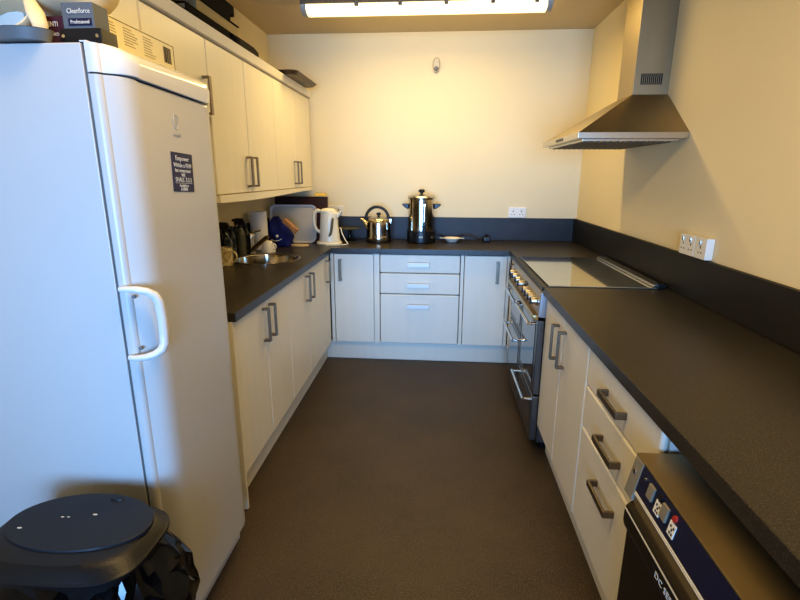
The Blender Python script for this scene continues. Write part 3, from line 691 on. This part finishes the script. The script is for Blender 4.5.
part('plug', MB().box(.375, .435, 4.02, 4.075, WT+.001, WT+.042, .008, 3), BLACKP, pc)
part('plug_pins', MB().box(.395, .401, 4.04, 4.046, WT+.042, WT+.062).box(.413, .419, 4.04, 4.046, WT+.042, WT+.058).box(.404, .41, 4.058, 4.064, WT+.042, WT+.058), BLACKM, pc)

# ------------------------------------------------------------------ on top of the wall cupboards
CT = UZ1+.017
dt = thing('dark_tray', (-1.15, 3.69, 2.0915), 'dark brown tray overhanging the far end of the cupboard tops', 'tray')
o2 = rrect(0, 0, .185, .29, .05, 6)
def tr2(f, z): return [(-1.135+x*f, 3.69+y*f, z-.012) for x, y in o2]
part('tray_base', MB().loft([tr2(.88, 2.104), tr2(.88, 2.108)]), TRAYB, dt)
part('rim', MB().loft([tr2(.87, 2.1035), tr2(.9, 2.104), tr2(1, 2.123), tr2(1.0, 2.127), tr2(.985, 2.127), tr2(.88, 2.109), tr2(.87, 2.108)], False), TRAYB, dt)
FILEB = mat('black_card', srgb(20, 19, 19), .9, spec=.1)
def book(x0, x1, y0, y1, z, h, label, rot=0, spine=True):
    cx, cy = (x0+x1)/2, (y0+y1)/2
    b = thing('box_file', (cx, cy, z), label, 'file', 'files on the cupboard tops')
    b.rotation_euler.z = math.radians(rot)
    t = .005
    cov = MB().box(x0, x1, y0, y1, z, z+t, .001).box(x0, x1, y0, y1, z+h-t, z+h, .001)
    if spine: cov.box(x1-t, x1, y0, y1, z+t, z+h-t)
    else: cov.box(x0, x0+t, y0, y1, z+t, z+h-t)
    part('cover', cov, FILEB, b)
    px0, px1 = (x0+.008, x1-t-.001) if spine else (x0+t+.001, x1-.008)
    part('pages', MB().box(px0, px1, y0+.006, y1-.006, z+t+.0005, z+h-t-.0005), BEIGEP, b)
zs = CT+.001
book(-1.36, -1.085, 2.12, 2.72, zs, .062, 'black file at the bottom of the stack on the cupboard tops, nearest the cornice')
book(-1.37, -1.09, 2.22, 2.69, zs+.064, .03, 'thin black file second from the bottom of the stack on the cupboards', 1)
book(-1.36, -1.10, 2.36, 2.84, zs+.097, .062, 'black file showing beige page edges in the middle of the stack', 0, False)
book(-1.37, -1.11, 2.16, 2.74, zs+.161, .045, 'thick black file just above the one with beige pages', -1)
book(-1.37, -1.12, 2.30, 2.84, zs+.208, .05, 'black file second from the top of the stack, sticking out at the far end', 1)
book(-1.36, -1.11, 2.16, 2.66, zs+.26, .028, 'black file lying on top of the stack of files', -1)
bl = thing('black_pouch', (-1.2, 2.92, CT), 'flat black zipped pouch lying beyond the stack of files on the cupboards', 'pouch')
part('pouch', MB().loft([[(-1.182+x*f, 2.90+y*f, z) for x, y in rrect(0, 0, .11, .18, .05)] for f, z in ((.9, CT+.001), (1, CT+.02), (1, CT+.075), (.85, CT+.098))]), BLACKM, bl)
lb = thing('black_case', (-1.2, 1.97, CT), 'black case leaning at the near end of the cupboard tops', 'case')
part('shell', MB().box(-1.36, -1.085, 1.84, 2.10, CT+.001, CT+.19, .015, 3), BLACKM, lb)
part('side_band', MB().box(-1.087, -1.08, 1.98, 2.05, CT+.02, CT+.17, .002), GREYCH, lb)

# ------------------------------------------------------------------ on top of the fridge
FT = 1.7335
INKP = mat('faded_ink', srgb(150, 136, 104), .7)
bx = thing('long_carton', (-.83, 1.38, FT), 'long cream printed carton with a barcode lying on the fridge', 'box')
CX0, CX1, CYa, CYb, CH = -.935, -.85, 1.268, 1.63, .105
part('carton', MB().box(CX0, CX1, CYa, CYb, FT, FT+CH, .001), CARD, bx)
def cline(y, z, w, h=.0016): return (CX1-.0003, CX1+.0006, y, y+w, z, z+h)
rn = random.Random(5)
for (y0, n, w) in ((1.285, 6, .055), (1.37, 7, .065), (1.46, 8, .06)):
    tm = MB()
    for i in range(n):
        z = FT+CH-.016-i*.0068
        tm.box(*cline(y0, z, w*rn.uniform(.55, 1)))
    part('printed_column', tm, INKP, bx)
bm_ = MB(); y = 1.565
while y < 1.605:
    w = rn.choice((.001, .002, .003)); bm_.box(CX1-.0003, CX1+.0006, y, y+w, FT+.045, FT+.09); y += w+rn.choice((.0012, .002))
part('barcode', bm_, INK, bx)
part('printed_border', MB().box(*cline(1.275, FT+CH-.005, .35)).box(CX1-.0003, CX1+.0006, 1.623, 1.625, FT+.003, FT+CH-.003), INK, bx)
bk = thing('black_box', (-.86, 1.16, FT), 'low black plastic box with two screws at the front of the fridge top', 'box')
part('case', MB().box(-.902, -.800, 1.20, 1.262, FT, FT+.043, .002), BLACKP, bk)
for x in (-.893, -.809): part('screw', MB().cyl((x, 1.201, FT+.026), (x, 1.198, FT+.026), .004), CHROME, bk)
gb = thing('glove_box', (-.855, 1.235, FT+.0435), 'grey-blue carton with pale lettering and navy band on the low black box', 'box')
GX0, GX1, GY, GZ = -.894, -.816, 1.206, FT+.0435
part('carton', MB().box(GX0, GX1, GY, GY+.055, GZ, GZ+.056, .0015), GBOX, gb)
GXc = (GX0+GX1)/2
part('navy_band', MB().box(GX0+.014, GX1-.006, GY-.0006, GY+.001, GZ+.006, GZ+.022), NAVY, gb)
text_part('lettering', 'Cleanforce', .0155, frame((GXc+.003, GY-.001, GZ+.037), (1, 0, 0), (0, 0, 1)), PALEINK, gb, .84)
text_part('lettering', 'Professional', .0115, frame((GXc+.004, GY-.001, GZ+.014), (1, 0, 0), (0, 0, 1)), PALEINK, gb, .85)
mr_ = thing('maroon_carton', (-.98, 1.32, FT), 'dark maroon carton with pale print left of the grey-blue carton', 'box')
part('carton', MB().box(-1.025, -.945, 1.275, 1.36, FT, FT+.092, .0015), MAROON, mr_)
text_part('lettering', 'ARGENTI', .016, frame((-.985, 1.274, FT+.073), (1, 0, 0), (0, 0, 1)), PALEINK, mr_, .8)
text_part('lettering', 'TOO HARD', .011, frame((-.985, 1.274, FT+.05), (1, 0, 0), (0, 0, 1)), PALEINK, mr_, .9)
gd = thing('grey_dish', (-.955, 1.15, FT), 'shallow grey dish with a notched rim on the left of the fridge top', 'dish')
gp = []
for (f, z) in ((.8, 0), (.86, .002), (1, .025), (1.02, .026), (.97, .0235), (.83, .004)):
    gp.append([(-.955+.068*f*math.cos(2*PI*k/48)*1., 1.152+.042*f*math.sin(2*PI*k/48), FT+.001+z*(1+(.10*math.sin(k*2.1) if math.cos(2*PI*k/48) < -.6 else 0))) for k in range(48)])
part('dish', MB().loft(gp, True), GREYP, gd)
cv = thing('canvas_bag', (-1.05, 1.33, FT+.05), 'cream canvas bag draped over the boxes on top of the fridge', 'bag')
rings = []
for i in range(22):
    t = i/21; x = -1.37+.545*t
    ring_ = []
    for k in range(28):
        a = 2*PI*k/28
        ry = .085*(1+.12*math.sin(3*t*PI+a)); rz = .062*(1-.35*t)*(1+.15*math.sin(5*t+2*a))
        zc = FT+.157-.012*math.sin(t*PI*1.3)+.012*t
        tip = math.sqrt(max(.04, 1-max(0, (t-.82)/.18)**2))
        ring_.append((x, 1.345+.03*math.sin(4*t)+ry*tip*math.cos(a), zc+rz*tip*math.sin(a)+.01*math.sin(6*t*PI+1.5*math.cos(a))))
    rings.append(ring_)
part('cloth', MB().loft(rings), CANVAS, cv, ang=60)
part('knot', MB().tube([(-1.02, 1.27, FT+.125), (-.99, 1.245, FT+.09), (-.975, 1.235, FT+.06), (-.98, 1.235, FT+.03)], [.014, .02, .017, .012], 12, flat=.6), CANVAS, cv)
part('strap', MB().tube([(-1.10, 1.24, FT+.035), (-1.06, 1.235, FT+.045), (-1.015, 1.24, FT+.065), (-.995, 1.246, FT+.088)], [.012, .014, .016, .014], 10, flat=.4), CANVAS, cv)
ob = thing('olive_tin', (-1.17, 1.24, FT), 'dark olive tin at the left end of the fridge top under the bag', 'tin')
part('tin', MB().lathe([(0, 0), (.075, 0), (.077, .003), (.077, .055), (.075, .058), (0, .058)], (-1.20, 1.27, FT), 30), mat('olive_tin_paint', srgb(92, 82, 44), .5, vary=.2), ob)

# ------------------------------------------------------------------ bin
bn = thing('waste_bin', (-.865, .93, 0), 'black lidded waste bin with a black liner in front of the fridge', 'bin')
def sup(cx, cy, hx, hy, e, n=56):
    return [(cx+hx*math.copysign(abs(math.cos(a))**(2/e), math.cos(a)), cy+hy*math.copysign(abs(math.sin(a))**(2/e), math.sin(a))) for a in [2*PI*k/n for k in range(n)]]
BCX, BCY = -.878, .942
def lay(e, f, z, hx=.212, hy=.138): return [(x, y, z) for x, y in sup(BCX, BCY, hx*f, hy*f, e)]
part('tub', MB().loft([lay(3.4, .78, .004), lay(3.4, .80, .01), lay(3.4, .93, .55), lay(3.4, .93, .56), lay(3.4, .90, .56), lay(3.4, .76, .02)]), BLACKP, bn)
lid = part('lid', MB().loft([lay(3.5, .965, .560), lay(3.5, .99, .562), lay(3.5, 1.0, .566), lay(3.5, 1.0, .572), lay(3.5, .985, .575), lay(3.4, .97, .5765), lay(3.1, .90, .592), lay(2.9, .82, .602), lay(2.6, .6, .606), lay(2.4, .3, .607)]), LIDP, bn, ang=28)
def oval(f, z): return [(BCX+.010+.18*f*math.cos(a)*(1-.04*math.sin(a)), BCY+.024+.104*f*math.sin(a), z) for a in [2*PI*k/48 for k in range(48)]]
part('flap', MB().loft([oval(1, .600), oval(1, .6085), oval(.985, .6105), oval(.5, .6115), oval(.2, .6115)]), LIDI, lid)
part('thumb_rest', MB().loft([[(BCX+.05+.02*f*math.cos(a), BCY+.105+.008*f*math.sin(a), z) for a in [2*PI*k/20 for k in range(20)]] for f, z in ((1, .6105), (.8, .6145))]), LIDP, lid)
rn = random.Random(11); rings = []
for i in range(13):
    t = i/12; z = .556-.36*t; ring_ = []
    for k, (x, y) in enumerate(sup(BCX, BCY, .2, .128, 2.9, 64)):
        dx, dy = x-BCX, y-BCY; a = math.atan2(dy, dx)
        bul = 1.0+.05*math.sin(PI*t)
        right = max(0, math.cos(a-.25))**3
        bul += right*(.30*math.sin(PI*min(1, t*1.1))**.8)
        bul += rn.uniform(-.06, .06)*min(1, t*4) + .03*math.sin(9*a+5*t)*min(1, t*3)
        ring_.append((BCX+dx*bul, min(BCY+dy*bul, FY0-.008), z+rn.uniform(-.012, .012)*min(1, t*4)))
    rings.append(ring_)
lin = MB().loft(rings, False)
bmesh.ops.triangulate(lin.bm, faces=lin.bm.faces)
part('liner', lin, BAGM, bn, 'crumpled glossy black liner', ang=18)
for (u, v, q) in ((.02, .02, .004), (-.055, .005, .003), (-.04, .006, .0025), (-.13, -.04, .004)):
    part('paint_fleck', MB().lathe([(0, .001), (q, .0004), (q, 0)], (BCX+.012+u, BCY+.024+v, .6112), 10, sx=1.6, sy=.7), PALEINK, lid)

# ------------------------------------------------------------------ light
def area(name, loc, rot, sx, sy, power, col, spread=180):
    l = bpy.data.lights.new(name, 'AREA'); l.shape = 'RECTANGLE'; l.size = sx; l.size_y = sy; l.energy = power; l.color = col
    o = bpy.data.objects.new(name, l); o.location = loc; o.rotation_euler = rot; COL.objects.link(o); l.spread = math.radians(spread); return o
area('daylight_window', (-.12, YF-.2, 1.18), (PI/2, 0, 0), 2.1, 1.6, 42, (.24, .52, 1.0), 62)
area('tube_light', (-.11, LY, 2.395), (0, 0, 0), 1.45, .1, 15, (1, .70, .26))
area('tube_side_back', (-.11, LY+.09, 2.445), (PI/2, 0, 0), 1.45, .05, 3.2, (1, .72, .30))
area('tube_side_front', (-.11, LY-.1, 2.445), (-PI/2, 0, 0), 1.45, .05, 4, (1, .72, .30))
area('front_fill_light', (-.1, .95, 2.405), (0, 0, 0), 1.45, .12, 21, (1, .68, .27))  # added fill that warms the right wall, under the unseen batten
w = bpy.data.worlds.new('world'); bpy.context.scene.world = w; w.use_nodes = True
bg = w.node_tree.nodes['Background']; bg.inputs['Color'].default_value = (.55, .72, 1, 1); bg.inputs['Strength'].default_value = .3

# ------------------------------------------------------------------ camera
cam = bpy.data.cameras.new('camera'); co = bpy.data.objects.new('camera', cam); COL.objects.link(co)
cam.sensor_width = 36; cam.lens = 36*484.2136/800; cam.clip_start = .05
f_ = Vector((-0.07423489, 0.96533962, -0.25021709)); r_ = Vector((0.99696994, 0.07768804, 0.00393815)); u_ = Vector((-0.02324052, 0.24916657, 0.96818175))
Mx = Matrix((r_, u_, -f_)).transposed().to_4x4(); Mx.translation = (0, 0, 1.44516)
co.matrix_world = Mx
sc = bpy.context.scene
sc.camera = co
sc.view_settings.view_transform = 'Standard'
sc.view_settings.look = 'Medium High Contrast'
sc.view_settings.exposure = -.07
sc.cycles.use_denoising = True
